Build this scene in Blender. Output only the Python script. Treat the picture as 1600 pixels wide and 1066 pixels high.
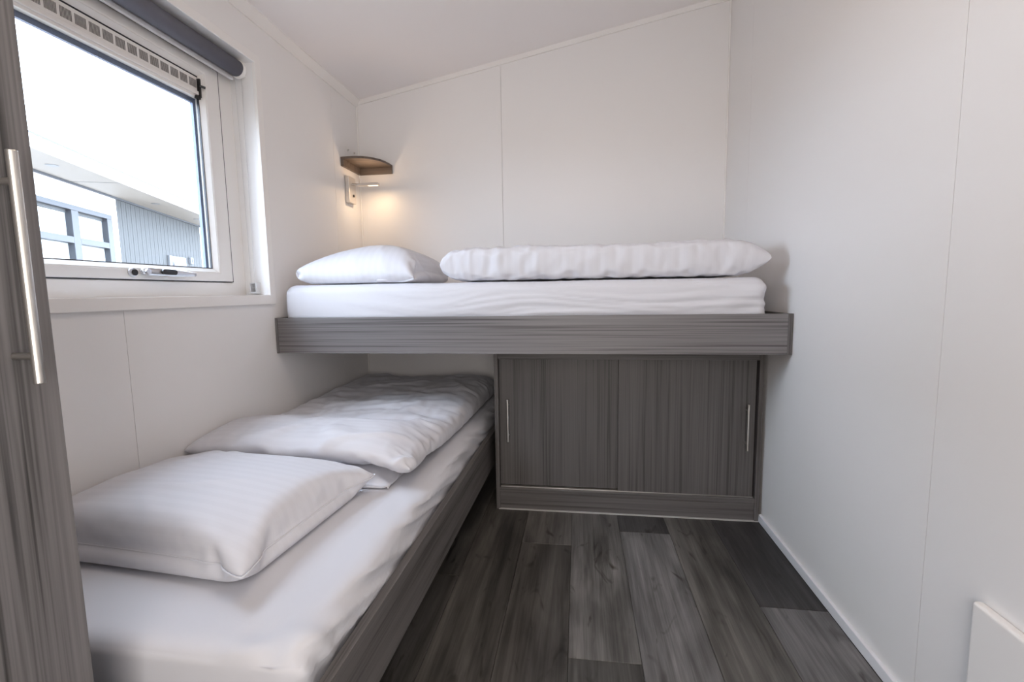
import bpy, bmesh, math, random
import numpy as np
from mathutils import Vector, Matrix, noise

random.seed(7); np.random.seed(7)
S = bpy.context.scene
for _o in list(bpy.data.objects):
    bpy.data.objects.remove(_o)
COL = S.collection

# ------------------------------------------------------------------ camera
cam_d = bpy.data.cameras.new('camera')
cam = bpy.data.objects.new('camera', cam_d); COL.objects.link(cam)
cam_d.sensor_fit = 'HORIZONTAL'; cam_d.sensor_width = 36.0
cam_d.lens = 727.6 / 1600 * 36.0
cam_d.clip_start = 0.02; cam_d.clip_end = 200
CAM_C = Vector((1.3129, -2.7483, 1.0214)); YAW, PIT, ROL = 0.1434, 0.1047, -0.0158
_f = Vector((-math.sin(YAW)*math.cos(PIT), math.cos(YAW)*math.cos(PIT), -math.sin(PIT)))
_r = Vector((math.cos(YAW), math.sin(YAW), 0)); _u = _r.cross(_f)
_r2 = _r*math.cos(ROL) + _u*math.sin(ROL); _u2 = -_r*math.sin(ROL) + _u*math.cos(ROL)
_m = Matrix((( _r2.x, _u2.x, -_f.x), (_r2.y, _u2.y, -_f.y), (_r2.z, _u2.z, -_f.z))).to_4x4()
_m.translation = CAM_C
cam.matrix_world = _m
S.camera = cam

# ------------------------------------------------------------------ sky and light
wd = bpy.data.worlds.new('overcast_sky'); S.world = wd
wd.use_nodes = True
_bg = wd.node_tree.nodes['Background']
_bg.inputs[0].default_value = (0.70, 0.81, 1.0, 1); _bg.inputs[1].default_value = 14.0

def area(name, loc, rot, size, power, color, shape='DISK', size_y=None):
    d = bpy.data.lights.new(name, 'AREA'); d.shape = shape; d.size = size
    if size_y: d.size_y = size_y
    d.energy = power; d.color = color
    o = bpy.data.objects.new(name, d); COL.objects.link(o); o.location = loc; o.rotation_euler = rot
    return o
area('ceiling_lamp_light', (1.25, -1.85, 2.30), (0, 0, 0), 0.50, 3.6, (1.0, 0.82, 0.66))
area('rear_fill_light', (1.36, -3.38, 1.05), (math.radians(90), 0, 0), 0.95, 19.0, (1.0, 0.935, 0.885), 'RECTANGLE', 1.9)  # added fill before the solid front wall, standing in for hall light

S.view_settings.view_transform = 'Standard'
S.view_settings.look = 'None'
S.view_settings.gamma = 1.0
S.view_settings.use_curve_mapping = False
S.view_settings.exposure = 0.36
try:
    S.cycles.max_bounces = 12; S.cycles.diffuse_bounces = 8; S.cycles.glossy_bounces = 5
    S.cycles.transmission_bounces = 6; S.cycles.transparent_max_bounces = 12
    S.cycles.sample_clamp_indirect = 6.0
    S.cycles.use_denoising = True
    S.cycles.caustics_reflective = False; S.cycles.caustics_refractive = False
except Exception:
    pass

# ------------------------------------------------------------------ material helpers
def new_mat(name):
    m = bpy.data.materials.new(name); m.use_nodes = True
    nt = m.node_tree; b = nt.nodes['Principled BSDF']
    return m, nt, b
def N(nt, t, **kw):
    n = nt.nodes.new(t)
    for k, v in kw.items(): setattr(n, k, v)
    return n
def ramp(nt, stops, interp='LINEAR'):
    r = N(nt, 'ShaderNodeValToRGB'); e = r.color_ramp.elements
    r.color_ramp.interpolation = interp
    while len(e) < len(stops): e.new(0.5)
    for i, (p, c) in enumerate(stops):
        e[i].position = p; e[i].color = (c[0], c[1], c[2], 1) if len(c) == 3 else c
    return r
def plain(name, col, rough=0.5, metal=0.0, spec=0.5, bump=0.0, bscale=200):
    m, nt, b = new_mat(name)
    b.inputs['Base Color'].default_value = (*col, 1); b.inputs['Roughness'].default_value = rough
    b.inputs['Metallic'].default_value = metal; b.inputs['Specular IOR Level'].default_value = spec
    if bump:
        tc = N(nt, 'ShaderNodeTexCoord'); nz = N(nt, 'ShaderNodeTexNoise'); nz.inputs['Scale'].default_value = bscale
        nz.inputs['Detail'].default_value = 3
        bp = N(nt, 'ShaderNodeBump'); bp.inputs['Strength'].default_value = bump; bp.inputs['Distance'].default_value = 0.002
        nt.links.new(tc.outputs['Object'], nz.inputs['Vector']); nt.links.new(nz.outputs[0], bp.inputs['Height'])
        nt.links.new(bp.outputs[0], b.inputs['Normal'])
    return m
def wood(name, axis, dark, light, bands=10.0, band_amt=0.5, rough=0.45, fine=170.0, warm=0.0):
    """grey laminate with fine streaks running along axis"""
    m, nt, b = new_mat(name); L = nt.links.new
    tc = N(nt, 'ShaderNodeTexCoord')
    def stretched(acr, alo, detail=3, dist=0.0):
        mp = N(nt, 'ShaderNodeMapping'); s = [acr]*3; s['xyz'.index(axis)] = alo
        mp.inputs['Scale'].default_value = s
        nz = N(nt, 'ShaderNodeTexNoise'); nz.inputs['Scale'].default_value = 1.0; nz.inputs['Detail'].default_value = detail
        nz.inputs['Distortion'].default_value = dist
        L(tc.outputs['Object'], mp.inputs[0]); L(mp.outputs[0], nz.inputs['Vector']); return nz
    n1 = stretched(fine, 1.6, 4, 0.3); n2 = stretched(bands, 0.5, 2); n3 = stretched(fine*0.35, 1.0, 2, 0.6)
    a = N(nt, 'ShaderNodeMath', operation='MULTIPLY_ADD'); a.inputs[1].default_value = 0.55
    L(n1.outputs[0], a.inputs[0])
    c = N(nt, 'ShaderNodeMath', operation='MULTIPLY'); c.inputs[1].default_value = 0.45
    L(n3.outputs[0], c.inputs[0]); L(c.outputs[0], a.inputs[2])
    a2 = N(nt, 'ShaderNodeMath', operation='MULTIPLY_ADD'); a2.inputs[1].default_value = band_amt
    L(n2.outputs[0], a2.inputs[0])
    sub = N(nt, 'ShaderNodeMath', operation='SUBTRACT'); sub.inputs[1].default_value = 0.5*band_amt
    L(a.outputs[0], a2.inputs[2]); L(a2.outputs[0], sub.inputs[0])
    rp = ramp(nt, [(0.34, dark), (0.47, [d*0.35+l*0.65 for d, l in zip(dark, light)]), (0.64, light)])
    L(sub.outputs[0], rp.inputs[0]); L(rp.outputs[0], b.inputs['Base Color'])
    b.inputs['Roughness'].default_value = rough; b.inputs['Specular IOR Level'].default_value = 0.35
    bp = N(nt, 'ShaderNodeBump'); bp.inputs['Strength'].default_value = 0.25; bp.inputs['Distance'].default_value = 0.001
    L(n1.outputs[0], bp.inputs['Height']); L(bp.outputs[0], b.inputs['Normal'])
    return m
def fabric(name, col, stripe_axis=None, period=0.022, amt=0.05):
    m, nt, b = new_mat(name); L = nt.links.new
    b.inputs['Base Color'].default_value = (*col, 1); b.inputs['Roughness'].default_value = 0.75
    b.inputs['Specular IOR Level'].default_value = 0.2; b.inputs['Sheen Weight'].default_value = 0.08
    uv = N(nt, 'ShaderNodeUVMap')
    tc = N(nt, 'ShaderNodeTexCoord')
    nz = N(nt, 'ShaderNodeTexNoise'); nz.inputs['Scale'].default_value = 26; nz.inputs['Detail'].default_value = 4
    L(tc.outputs['Object'], nz.inputs['Vector'])
    bp = N(nt, 'ShaderNodeBump'); bp.inputs['Strength'].default_value = 0.10; bp.inputs['Distance'].default_value = 0.006
    L(nz.outputs[0], bp.inputs['Height']); L(bp.outputs[0], b.inputs['Normal'])
    if stripe_axis is not None:
        sp = N(nt, 'ShaderNodeSeparateXYZ'); L(uv.outputs[0], sp.inputs[0])
        mu = N(nt, 'ShaderNodeMath', operation='MULTIPLY'); mu.inputs[1].default_value = 2*math.pi/period
        L(sp.outputs[stripe_axis], mu.inputs[0])
        sn = N(nt, 'ShaderNodeMath', operation='SINE'); L(mu.outputs[0], sn.inputs[0])
        rp = ramp(nt, [(0.42, [c*(1-amt) for c in col]), (0.58, col)])
        ad = N(nt, 'ShaderNodeMath', operation='MULTIPLY_ADD'); ad.inputs[1].default_value = 0.5; ad.inputs[2].default_value = 0.5
        L(sn.outputs[0], ad.inputs[0]); L(ad.outputs[0], rp.inputs[0]); L(rp.outputs[0], b.inputs['Base Color'])
        rr = ramp(nt, [(0.42, (0.72,)*3), (0.58, (0.62,)*3)]); L(ad.outputs[0], rr.inputs[0]); L(rr.outputs[0], b.inputs['Roughness'])
    return m
def floor_mat():
    m, nt, b = new_mat('grey_oak_plank'); L = nt.links.new
    tc = N(nt, 'ShaderNodeTexCoord'); oi = N(nt, 'ShaderNodeObjectInfo')
    off = N(nt, 'ShaderNodeVectorMath', operation='MULTIPLY_ADD')
    cmb = N(nt, 'ShaderNodeCombineXYZ')
    mr = N(nt, 'ShaderNodeMath', operation='MULTIPLY'); mr.inputs[1].default_value = 37.0
    L(oi.outputs['Random'], mr.inputs[0]); L(mr.outputs[0], cmb.inputs[0]); L(mr.outputs[0], cmb.inputs[1]); L(mr.outputs[0], cmb.inputs[2])
    ad = N(nt, 'ShaderNodeVectorMath', operation='ADD'); L(tc.outputs['Object'], ad.inputs[0]); L(cmb.outputs[0], ad.inputs[1])
    def nz(sx, sy, det, dist=0.0):
        mp = N(nt, 'ShaderNodeMapping'); mp.inputs['Scale'].default_value = (sx, sy, 1)
        n = N(nt, 'ShaderNodeTexNoise'); n.inputs['Scale'].default_value = 1; n.inputs['Detail'].default_value = det; n.inputs['Distortion'].default_value = dist
        L(ad.outputs[0], mp.inputs[0]); L(mp.outputs[0], n.inputs['Vector']); return n
    fine = nz(260, 9, 3); mid = nz(38, 1.6, 4, 1.0); blot = nz(9, 1.7, 3, 0.8)
    knot = nz(16, 5, 2, 1.5)
    s1 = N(nt, 'ShaderNodeMath', operation='MULTIPLY'); s1.inputs[1].default_value = 0.16; L(fine.outputs[0], s1.inputs[0])
    s2 = N(nt, 'ShaderNodeMath', operation='MULTIPLY_ADD'); s2.inputs[1].default_value = 0.34; L(mid.outputs[0], s2.inputs[0]); L(s1.outputs[0], s2.inputs[2])
    s3 = N(nt, 'ShaderNodeMath', operation='MULTIPLY_ADD'); s3.inputs[1].default_value = 0.50; L(blot.outputs[0], s3.inputs[0]); L(s2.outputs[0], s3.inputs[2])
    rp = ramp(nt, [(0.34, (0.28,)*3), (0.45, (0.68, 0.67, 0.65)), (0.54, (1.1, 1.09, 1.07)), (0.66, (1.75, 1.73, 1.69))])
    L(s3.outputs[0], rp.inputs[0])
    kr = ramp(nt, [(0.24, (0.30, 0.28, 0.25)), (0.36, (1, 1, 1))]); L(knot.outputs[0], kr.inputs[0])
    m1 = N(nt, 'ShaderNodeMix', data_type='RGBA', blend_type='MULTIPLY'); m1.inputs[0].default_value = 1
    L(rp.outputs[0], m1.inputs[6]); L(kr.outputs[0], m1.inputs[7])
    m2 = N(nt, 'ShaderNodeMix', data_type='RGBA', blend_type='MULTIPLY'); m2.inputs[0].default_value = 1
    L(m1.outputs[2], m2.inputs[6]); L(oi.outputs['Color'], m2.inputs[7])
    L(m2.outputs[2], b.inputs['Base Color'])
    b.inputs['Roughness'].default_value = 0.42; b.inputs['Specular IOR Level'].default_value = 0.4
    bp = N(nt, 'ShaderNodeBump'); bp.inputs['Strength'].default_value = 0.3; bp.inputs['Distance'].default_value = 0.001
    L(s2.outputs[0], bp.inputs['Height']); L(bp.outputs[0], b.inputs['Normal'])
    return m
def glass_mat():
    m = bpy.data.materials.new('window_glass'); m.use_nodes = True; nt = m.node_tree; nt.nodes.clear()
    out = N(nt, 'ShaderNodeOutputMaterial'); tr = N(nt, 'ShaderNodeBsdfTransparent'); gl = N(nt, 'ShaderNodeBsdfGlossy')
    tr.inputs[0].default_value = (0.97, 0.985, 0.98, 1); gl.inputs['Roughness'].default_value = 0.02
    lw = N(nt, 'ShaderNodeLayerWeight'); lw.inputs[0].default_value = 0.5
    pw = N(nt, 'ShaderNodeMath', operation='POWER'); pw.inputs[1].default_value = 5.0
    fr = N(nt, 'ShaderNodeMath', operation='MULTIPLY_ADD'); fr.inputs[1].default_value = 0.95; fr.inputs[2].default_value = 0.04
    nt.links.new(lw.outputs['Facing'], pw.inputs[0]); nt.links.new(pw.outputs[0], fr.inputs[0])
    mx = N(nt, 'ShaderNodeMixShader'); nt.links.new(fr.outputs[0], mx.inputs[0]); nt.links.new(tr.outputs[0], mx.inputs[1])
    nt.links.new(gl.outputs[0], mx.inputs[2]); nt.links.new(mx.outputs[0], out.inputs[0])
    return m
def emit(name, col, s):
    m, nt, b = new_mat(name); b.inputs['Base Color'].default_value = (*col, 1)
    b.inputs['Emission Color'].default_value = (*col, 1); b.inputs['Emission Strength'].default_value = s
    return m

M = dict(
    wall=plain('white_wall_panel', (0.80, 0.785, 0.775), 0.42, spec=0.35, bump=0.05, bscale=160),
    ceil=plain('white_ceiling', (0.85, 0.825, 0.825), 0.6, spec=0.3),
    seam=plain('seam_backing', (0.62, 0.60, 0.58), 0.7),
    trim=plain('white_trim', (0.82, 0.80, 0.78), 0.35),
    base=plain('white_baseboard', (0.78, 0.79, 0.82), 0.4),
    pvc=plain('white_pvc', (0.82, 0.80, 0.78), 0.22, spec=0.5),
    reveal=plain('gloss_white_reveal', (0.87, 0.87, 0.87), 0.12, spec=1.0),
    rubber=plain('black_rubber', (0.012, 0.013, 0.018), 0.5),
    black=plain('black_plastic', (0.012, 0.012, 0.014), 0.3),
    seal=plain('blue_grey_seal', (0.10, 0.13, 0.22), 0.5),
    slot=plain('vent_slot_dark', (0.16, 0.15, 0.15), 0.6),
    blind=plain('slate_blind_fabric', (0.14, 0.14, 0.165), 0.8, spec=0.2),
    clear=plain('clear_plastic', (0.62, 0.62, 0.63), 0.15),
    steel=plain('brushed_steel', (0.62, 0.60, 0.57), 0.30, metal=1.0),
    satin=plain('satin_aluminium', (0.70, 0.71, 0.75), 0.32, metal=1.0),
    lampmetal=plain('matt_nickel', (0.72, 0.68, 0.64), 0.38, metal=0.85),
    woodx=wood('grey_laminate_x', 'x', (0.080, 0.075, 0.076), (0.205, 0.195, 0.196), 12, 0.20, fine=300),
    woody=wood('grey_laminate_y_shaded', 'y', (0.058, 0.053, 0.052), (0.145, 0.136, 0.132), 16, 0.35),  # bunk's laminate darkened: shade on the bed rail face put into its colour
    woodz=wood('grey_laminate_door', 'z', (0.048, 0.045, 0.044), (0.120, 0.112, 0.110), 10, 0.40, fine=260),
    woodw=wood('grey_laminate_wardrobe', 'z', (0.040, 0.038, 0.038), (0.190, 0.181, 0.181), 22, 0.25, fine=170),
    woodc=wood('grey_laminate_carcass', 'z', (0.062, 0.057, 0.056), (0.135, 0.126, 0.124), 14, 0.3),
    woodcx=wood('grey_laminate_plinth', 'x', (0.062, 0.057, 0.056), (0.135, 0.126, 0.124), 14, 0.3),
    woods=wood('brown_grey_shelf', 'x', (0.085, 0.066, 0.055), (0.155, 0.124, 0.104), 30, 0.3),
    sheet=fabric('white_sheet', (0.610, 0.612, 0.650)),
    satinx=fabric('white_satin_stripe', (0.625, 0.625, 0.665), 0, 0.030, 0.022),
    satiny=fabric('white_satin_stripe_long', (0.625, 0.625, 0.665), 1, 0.030, 0.022),
    floor=floor_mat(), glass=glass_mat(),
    sub=plain('dark_subfloor', (0.02, 0.02, 0.02), 0.8),
    bulb=emit('warm_led', (1.0, 0.78, 0.55), 1.6),
    caulk=plain('grey_sealant', (0.45, 0.44, 0.43), 0.5),
    xwhite=plain('white_render', (0.80, 0.80, 0.80), 0.8),
    xsoffit=plain('pale_soffit', (0.225, 0.197, 0.170), 0.6),
    xframe=plain('slate_window_frame', (0.021, 0.023, 0.029), 0.5),
    xclad=plain('grey_cladding', (0.035, 0.036, 0.036), 0.7, bump=0.2, bscale=40),
    xtrim=plain('grey_metal_edge', (0.020, 0.022, 0.027), 0.5),
    xpane=plain('reflecting_pane', (0.40, 0.43, 0.44), 0.05, spec=1.0),
    xground=plain('pale_paving', (0.29, 0.26, 0.225), 0.9),
    xpale=plain('pale_plastic', (0.11, 0.115, 0.125), 0.5),
    xlight=plain('soffit_spot', (0.11, 0.11, 0.11), 0.4),
)

# ------------------------------------------------------------------ mesh helpers
def WL(o):
    v = Vector((0, 0, 0))
    while o is not None:
        v = v + o.location; o = o.parent
    return v
def obj(name, bm, mat, parent=None, smooth=False, label=None):
    """link a bmesh given in world coordinates as ONE mesh object"""
    me = bpy.data.meshes.new(name)
    if parent is not None:
        off = parent.matrix_basis.inverted() if parent.parent is None else Matrix.Translation(-WL(parent))
        bmesh.ops.transform(bm, matrix=off, verts=bm.verts[:])
    bmesh.ops.recalc_face_normals(bm, faces=bm.faces[:])
    bm.to_mesh(me); bm.free()
    me.materials.append(mat)
    if smooth:
        for p in me.polygons: p.use_smooth = True
    o = bpy.data.objects.new(name, me); COL.objects.link(o)
    if parent is not None: o.parent = parent
    if label: o['label'] = label
    return o
def thing(name, label, cat, loc=(0, 0, 0), group=None, rotz=0.0):
    o = bpy.data.objects.new(name, None); COL.objects.link(o)
    o.location = loc; o.rotation_euler = (0, 0, rotz); o.empty_display_size = 0.05
    o['label'] = label; o['category'] = cat
    if group: o['group'] = group
    return o
def tag(o, label, cat, group=None):
    o['label'] = label; o['category'] = cat
    if group: o['group'] = group
    return o
def struct(name, bm=None, mat=None, loc=(0, 0, 0)):
    if bm is None:
        o = bpy.data.objects.new(name, None); COL.objects.link(o); o.location = loc
    else:
        o = obj(name, bm, mat)
    o['kind'] = 'structure'
    return o
def box(x0, x1, y0, y1, z0, z1, bev=0.0, seg=2, bm=None):
    b = bmesh.new()
    r = bmesh.ops.create_cube(b, size=1.0)
    for v in r['verts']:
        v.co = Vector((x0+(v.co.x+0.5)*(x1-x0), y0+(v.co.y+0.5)*(y1-y0), z0+(v.co.z+0.5)*(z1-z0)))
    if bev > 0:
        bmesh.ops.bevel(b, geom=b.edges[:], offset=bev, segments=seg, affect='EDGES', profile=0.5)
    return merge(bm, b)
def merge(bm, b):
    if bm is None: return b
    me = bpy.data.meshes.new('tmp'); b.to_mesh(me); b.free(); bm.from_mesh(me); bpy.data.meshes.remove(me)
    return bm
def prism(pts, axis, a0, a1, bm=None):
    """polygon of 2-D pts extruded along axis from a0 to a1"""
    b = bmesh.new(); i = 'xyz'.index(axis)
    def P(p, a):
        q = list(p); q.insert(i, a); return b.verts.new(q)
    A = [P(p, a0) for p in pts]; B = [P(p, a1) for p in pts]
    b.faces.new(A); b.faces.new(B[::-1])
    n = len(pts)
    for k in range(n): b.faces.new((A[k], A[(k+1) % n], B[(k+1) % n], B[k]))
    bmesh.ops.recalc_face_normals(b, faces=b.faces[:])
    bmesh.ops.triangulate(b, faces=[f for f in b.faces if len(f.verts) > 4])
    return merge(bm, b)
def cyl(p0, p1, r0, r1=None, seg=20, bm=None, bev=0.0):
    r1 = r0 if r1 is None else r1
    b = bmesh.new(); p0 = Vector(p0); p1 = Vector(p1); d = (p1-p0)
    bmesh.ops.create_cone(b, cap_ends=True, segments=seg, radius1=r0, radius2=r1, depth=d.length)
    if bev > 0:
        es = [e for e in b.edges if len(e.link_faces) == 2 and any(len(f.verts) > 4 for f in e.link_faces)]
        bmesh.ops.bevel(b, geom=es, offset=bev, segments=2, affect='EDGES', profile=0.5)
    mt = Matrix.Translation((p0+p1)/2) @ d.to_track_quat('Z', 'Y').to_matrix().to_4x4()
    bmesh.ops.transform(b, matrix=mt, verts=b.verts[:])
    return merge(bm, b)
def rect_frame(axis, a0, a1, o, i, bev=0.0):
    """rectangular frame: outer o=(u0,u1,v0,v1), inner i, extruded a0..a1 along axis"""
    b = bmesh.new(); k = 'xyz'.index(axis)
    def P(u, v, a):
        q = [u, v]; q.insert(k, a); return b.verts.new(q)
    rings = []
    for a in (a0, a1):
        for r in (o, i):
            rings.append([P(r[0], r[2], a), P(r[1], r[2], a), P(r[1], r[3], a), P(r[0], r[3], a)])
    O0, I0, O1, I1 = rings
    for j in range(4):
        l = (j+1) % 4
        b.faces.new((O0[j], O0[l], I0[l], I0[j])); b.faces.new((O1[j], I1[j], I1[l], O1[l]))
        b.faces.new((O0[j], O1[j], O1[l], O0[l])); b.faces.new((I0[j], I0[l], I1[l], I1[j]))
    bmesh.ops.recalc_face_normals(b, faces=b.faces[:])
    if bev > 0:
        es = [e for e in b.edges if len(e.link_faces) == 2 and e.calc_face_angle(0) > 1.0]
        bmesh.ops.bevel(b, geom=es, offset=bev, segments=2, affect='EDGES', profile=0.5)
    return b

# ------------------------------------------------------------------ soft goods: a small cloth solver
class Bag:
    """two square-woven layers sewn at the rim, blown up like a filled cover"""
    def __init__(s, W, D, nx, ny, h0, slack=1.0, seed=1, bend=0.06, pw=3.0, boxed=False, hfun=None, floor=False):
        s.nx, s.ny = nx, ny
        rng = np.random.RandomState(seed)
        u = np.linspace(0, 1, nx+1); v = np.linspace(0, 1, ny+1)
        if boxed: u = 0.35*u+0.65*(0.5-0.5*np.cos(np.pi*u)); v = 0.35*v+0.65*(0.5-0.5*np.cos(np.pi*v))
        U, Vv = np.meshgrid(u, v, indexing='ij')
        prof = (1-np.abs(2*U-1)**pw)*(1-np.abs(2*Vv-1)**pw)
        if boxed: prof = np.sqrt(np.clip((1-np.abs(2*U-1)**pw)*(1-np.abs(2*Vv-1)**pw), 0, 1))
        if hfun is not None: prof = prof*hfun(U, Vv)
        idt = np.arange((nx+1)*(ny+1)).reshape(nx+1, ny+1)
        idb = -np.ones_like(idt); cnt = idt.size
        for i in range(1, nx):
            for j in range(1, ny):
                idb[i, j] = cnt; cnt += 1
        edge = idb < 0; idb[edge] = idt[edge]
        P = np.zeros((cnt, 3))
        P[idt.ravel()] = np.stack([(U*W).ravel(), (Vv*D).ravel(), (h0/2+prof*h0/2).ravel()], 1)
        inn = ~edge
        P[idb[inn]] = np.stack([(U*W)[inn], (Vv*D)[inn], (h0/2-prof*h0/2)[inn]], 1)
        P00 = P.copy()
        P += rng.normal(0, 0.0012, P.shape)
        for k in range(10):   # soft large scale wobble
            c = rng.rand(2)*[W, D]; r = 0.06+0.12*rng.rand(); a = rng.normal(0, 0.006)
            P[:, 2] += a*np.exp(-((P[:, 0]-c[0])**2+(P[:, 1]-c[1])**2)/r**2)
        s.P = P; s.idt, s.idb = idt, idb
        s.uv = np.zeros((cnt, 2)); s.uv[idt.ravel()] = np.stack([(U*W).ravel(), (Vv*D).ravel()], 1)
        s.uv[idb[inn]] = np.stack([(U*W)[inn], (Vv*D)[inn]], 1)
        dx, dy = W/nx*slack, D/ny*slack; dg = math.hypot(dx, dy)
        G = []
        for ids in (idt, idb):
            for par in (0, 1):
                G.append((ids[par:-1:2, :].ravel(), ids[par+1::2, :].ravel()[:ids[par:-1:2, :].size], dx, 1.0))
                G.append((ids[:, par:-1:2].ravel(), ids[:, par+1::2].ravel()[:ids[:, par:-1:2].size], dy, 1.0))
                for q in (0, 1):
                    a = ids[par:-1:2, q:-1:2]; b = ids[par+1::2, q+1::2][:a.shape[0], :a.shape[1]]
                    G.append((a.ravel(), b.ravel(), dg, 0.45))
                    a = ids[par+1::2, q:-1:2]; b = ids[par:-1:2, q+1::2]
                    n0 = min(a.shape[0], b.shape[0]); n1 = min(a.shape[1], b.shape[1])
                    G.append((a[:n0, :n1].ravel(), b[:n0, :n1].ravel(), dg, 0.45))
            for par in range(4):
                a = ids[par:-2:4, :]; b = ids[par+2::4, :][:a.shape[0]]
                if a.size: G.append((a.ravel(), b.ravel(), 2*dx, bend))
                a = ids[:, par:-2:4]; b = ids[:, par+2::4][:, :a.shape[1]]
                if a.size: G.append((a.ravel(), b.ravel(), 2*dy, bend))
        if boxed: G = [(a, b, np.linalg.norm(P00[a]-P00[b], axis=1)*slack, k) for (a, b, L, k) in G if k >= 0.2]
        s.G = G
        q = []
        for ids, fl in ((idt, 0), (idb, 1)):
            a, b, c, d = ids[:-1, :-1].ravel(), ids[1:, :-1].ravel(), ids[1:, 1:].ravel(), ids[:-1, 1:].ravel()
            q.append(np.stack([a, b, c, d] if not fl else [d, c, b, a], 1))
        s.Q = np.concatenate(q)
        s.A = np.full(cnt, W*D*2/cnt)
    def run(s, vol, steps=110, passes=7, grav=2.2e-4, press=2.2e-3, collide=None, damp=0.90, fric=0.6):
        P = s.P; prev = P.copy()
        for it in range(steps):
            a, b, c, d = (P[s.Q[:, k]] for k in range(4))
            nrm = np.cross(c-a, d-b)*0.5
            V = (np.einsum('ij,ij->i', (a+b+c+d)/4, nrm)).sum()/3
            F = np.zeros_like(P)
            for k in range(4):
                for ax in range(3): F[:, ax] += np.bincount(s.Q[:, k], nrm[:, ax]*0.25, len(P))
            p = press*np.clip((vol-V)/vol*6, -1.0, 1.5)
            vel = (P-prev)*damp; prev = P.copy()
            P = P + vel + F/s.A[:, None]*p
            P[:, 2] -= grav
            for _ in range(passes):
                for (i, j, L, k) in s.G:
                    dl = P[i]-P[j]; ln = np.sqrt((dl*dl).sum(1))+1e-9
                    cr = (ln-L)/ln*0.5*k
                    if k < 0.2: cr = np.minimum(cr, 0)      # bending only pushes open
                    cr = cr[:, None]*dl
                    P[i] -= cr; P[j] += cr
            if collide is not None: P, hit = collide(P); prev[hit] = prev[hit]*(1-fric)+P[hit]*fric
        s.P = P
        return s
    def creases(s, amp, fx, fy, seed=0.0, fade=None, width=0.13):
        a, b, c, d = (s.P[s.Q[:, k]] for k in range(4)); nrm = np.cross(c-a, d-b); V = np.zeros_like(s.P)
        for k in range(4):
            for ax in range(3): V[:, ax] += np.bincount(s.Q[:, k], nrm[:, ax], len(s.P))
        V /= np.linalg.norm(V, axis=1)[:, None]+1e-12
        for i in range(len(s.P)):
            if V[i, 2] < -0.3: continue
            x, y, z = s.P[i]
            n1 = noise.noise(Vector((x*3+seed, y*3, z*3)))
            n = noise.noise(Vector((x*fx+n1*1.4, y*fy+n1*1.4, z*5+seed)))
            m = noise.noise(Vector((x*4-seed, y*4, z*4+seed)))
            k = 1.0 if fade is None else fade(x, y, z)
            r = math.exp(-(n/width)**2)*max(0.0, min(1.0, 0.5+1.6*m))+0.35*n1
            s.P[i] += V[i]*amp*k*r
        return s
    def piping(s, parent, mat, r=0.0022):
        ids = list(s.idt[:, 0])+list(s.idt[-1, 1:])+list(s.idt[-2::-1, -1])+list(s.idt[0, -2:0:-1])
        c = s.P[ids]; ctr = s.P.mean(0); n = len(ids); b = bmesh.new(); R_ = []
        for i in range(n):
            t = Vector(c[(i+1) % n]-c[i-1]).normalized(); o_ = Vector((c[i][0]-ctr[0], c[i][1]-ctr[1], 0)).normalized()
            o_ = (o_-t*o_.dot(t)).normalized(); w_ = t.cross(o_); p = Vector(c[i])+o_*r*0.6
            R_.append([b.verts.new(p+o_*r*math.cos(a)+w_*r*math.sin(a)) for a in [k*math.pi/3 for k in range(6)]])
        for i in range(n):
            for k in range(6): b.faces.new((R_[i][k], R_[i][(k+1) % 6], R_[(i+1) % n][(k+1) % 6], R_[(i+1) % n][k]))
        return obj('seam', b, mat, parent, smooth=True)
    def mesh_obj(s, name, mat, parent=None, sub=1, xf=None):
        me = bpy.data.meshes.new(name)
        P = s.P if xf is None else xf(s.P)
        o = bpy.data.objects.new(name, me); COL.objects.link(o)
        loc = Vector((0, 0, 0))
        if parent is not None: o.parent = parent; loc = WL(parent)
        else:
            loc = Vector(((P[:, 0].min()+P[:, 0].max())/2, (P[:, 1].min()+P[:, 1].max())/2, P[:, 2].min())); o.location = loc
        me.from_pydata((P-np.array(loc)).tolist(), [], s.Q.tolist())
        uvl = me.uv_layers.new(name='UVMap')
        li = np.zeros(len(me.loops), dtype=np.int32); me.loops.foreach_get('vertex_index', li)
        uvl.data.foreach_set('uv', s.uv[li].ravel())
        for p in me.polygons: p.use_smooth = True
        me.materials.append(mat)
        if sub:
            md = o.modifiers.new('smooth', 'SUBSURF'); md.levels = sub; md.render_levels = sub
        return o
def floor_collide(z, xmin=None, xmax=None, ymin=None, ymax=None, extra=None):
    def f(P):
        hit = P[:, 2] < z
        P[:, 2] = np.maximum(P[:, 2], z)
        if xmin is not None: P[:, 0] = np.maximum(P[:, 0], xmin)
        if xmax is not None: P[:, 0] = np.minimum(P[:, 0], xmax)
        if ymin is not None: P[:, 1] = np.maximum(P[:, 1], ymin)
        if ymax is not None: P[:, 1] = np.minimum(P[:, 1], ymax)
        if extra is not None: P = extra(P)
        return P, hit
    return f
def rot_xy(P, ang, about):
    c, s_ = math.cos(ang), math.sin(ang); Q = P.copy()
    x, y = P[:, 0]-about[0], P[:, 1]-about[1]
    Q[:, 0] = about[0]+c*x-s_*y; Q[:, 1] = about[1]+s_*x+c*y
    return Q

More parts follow.
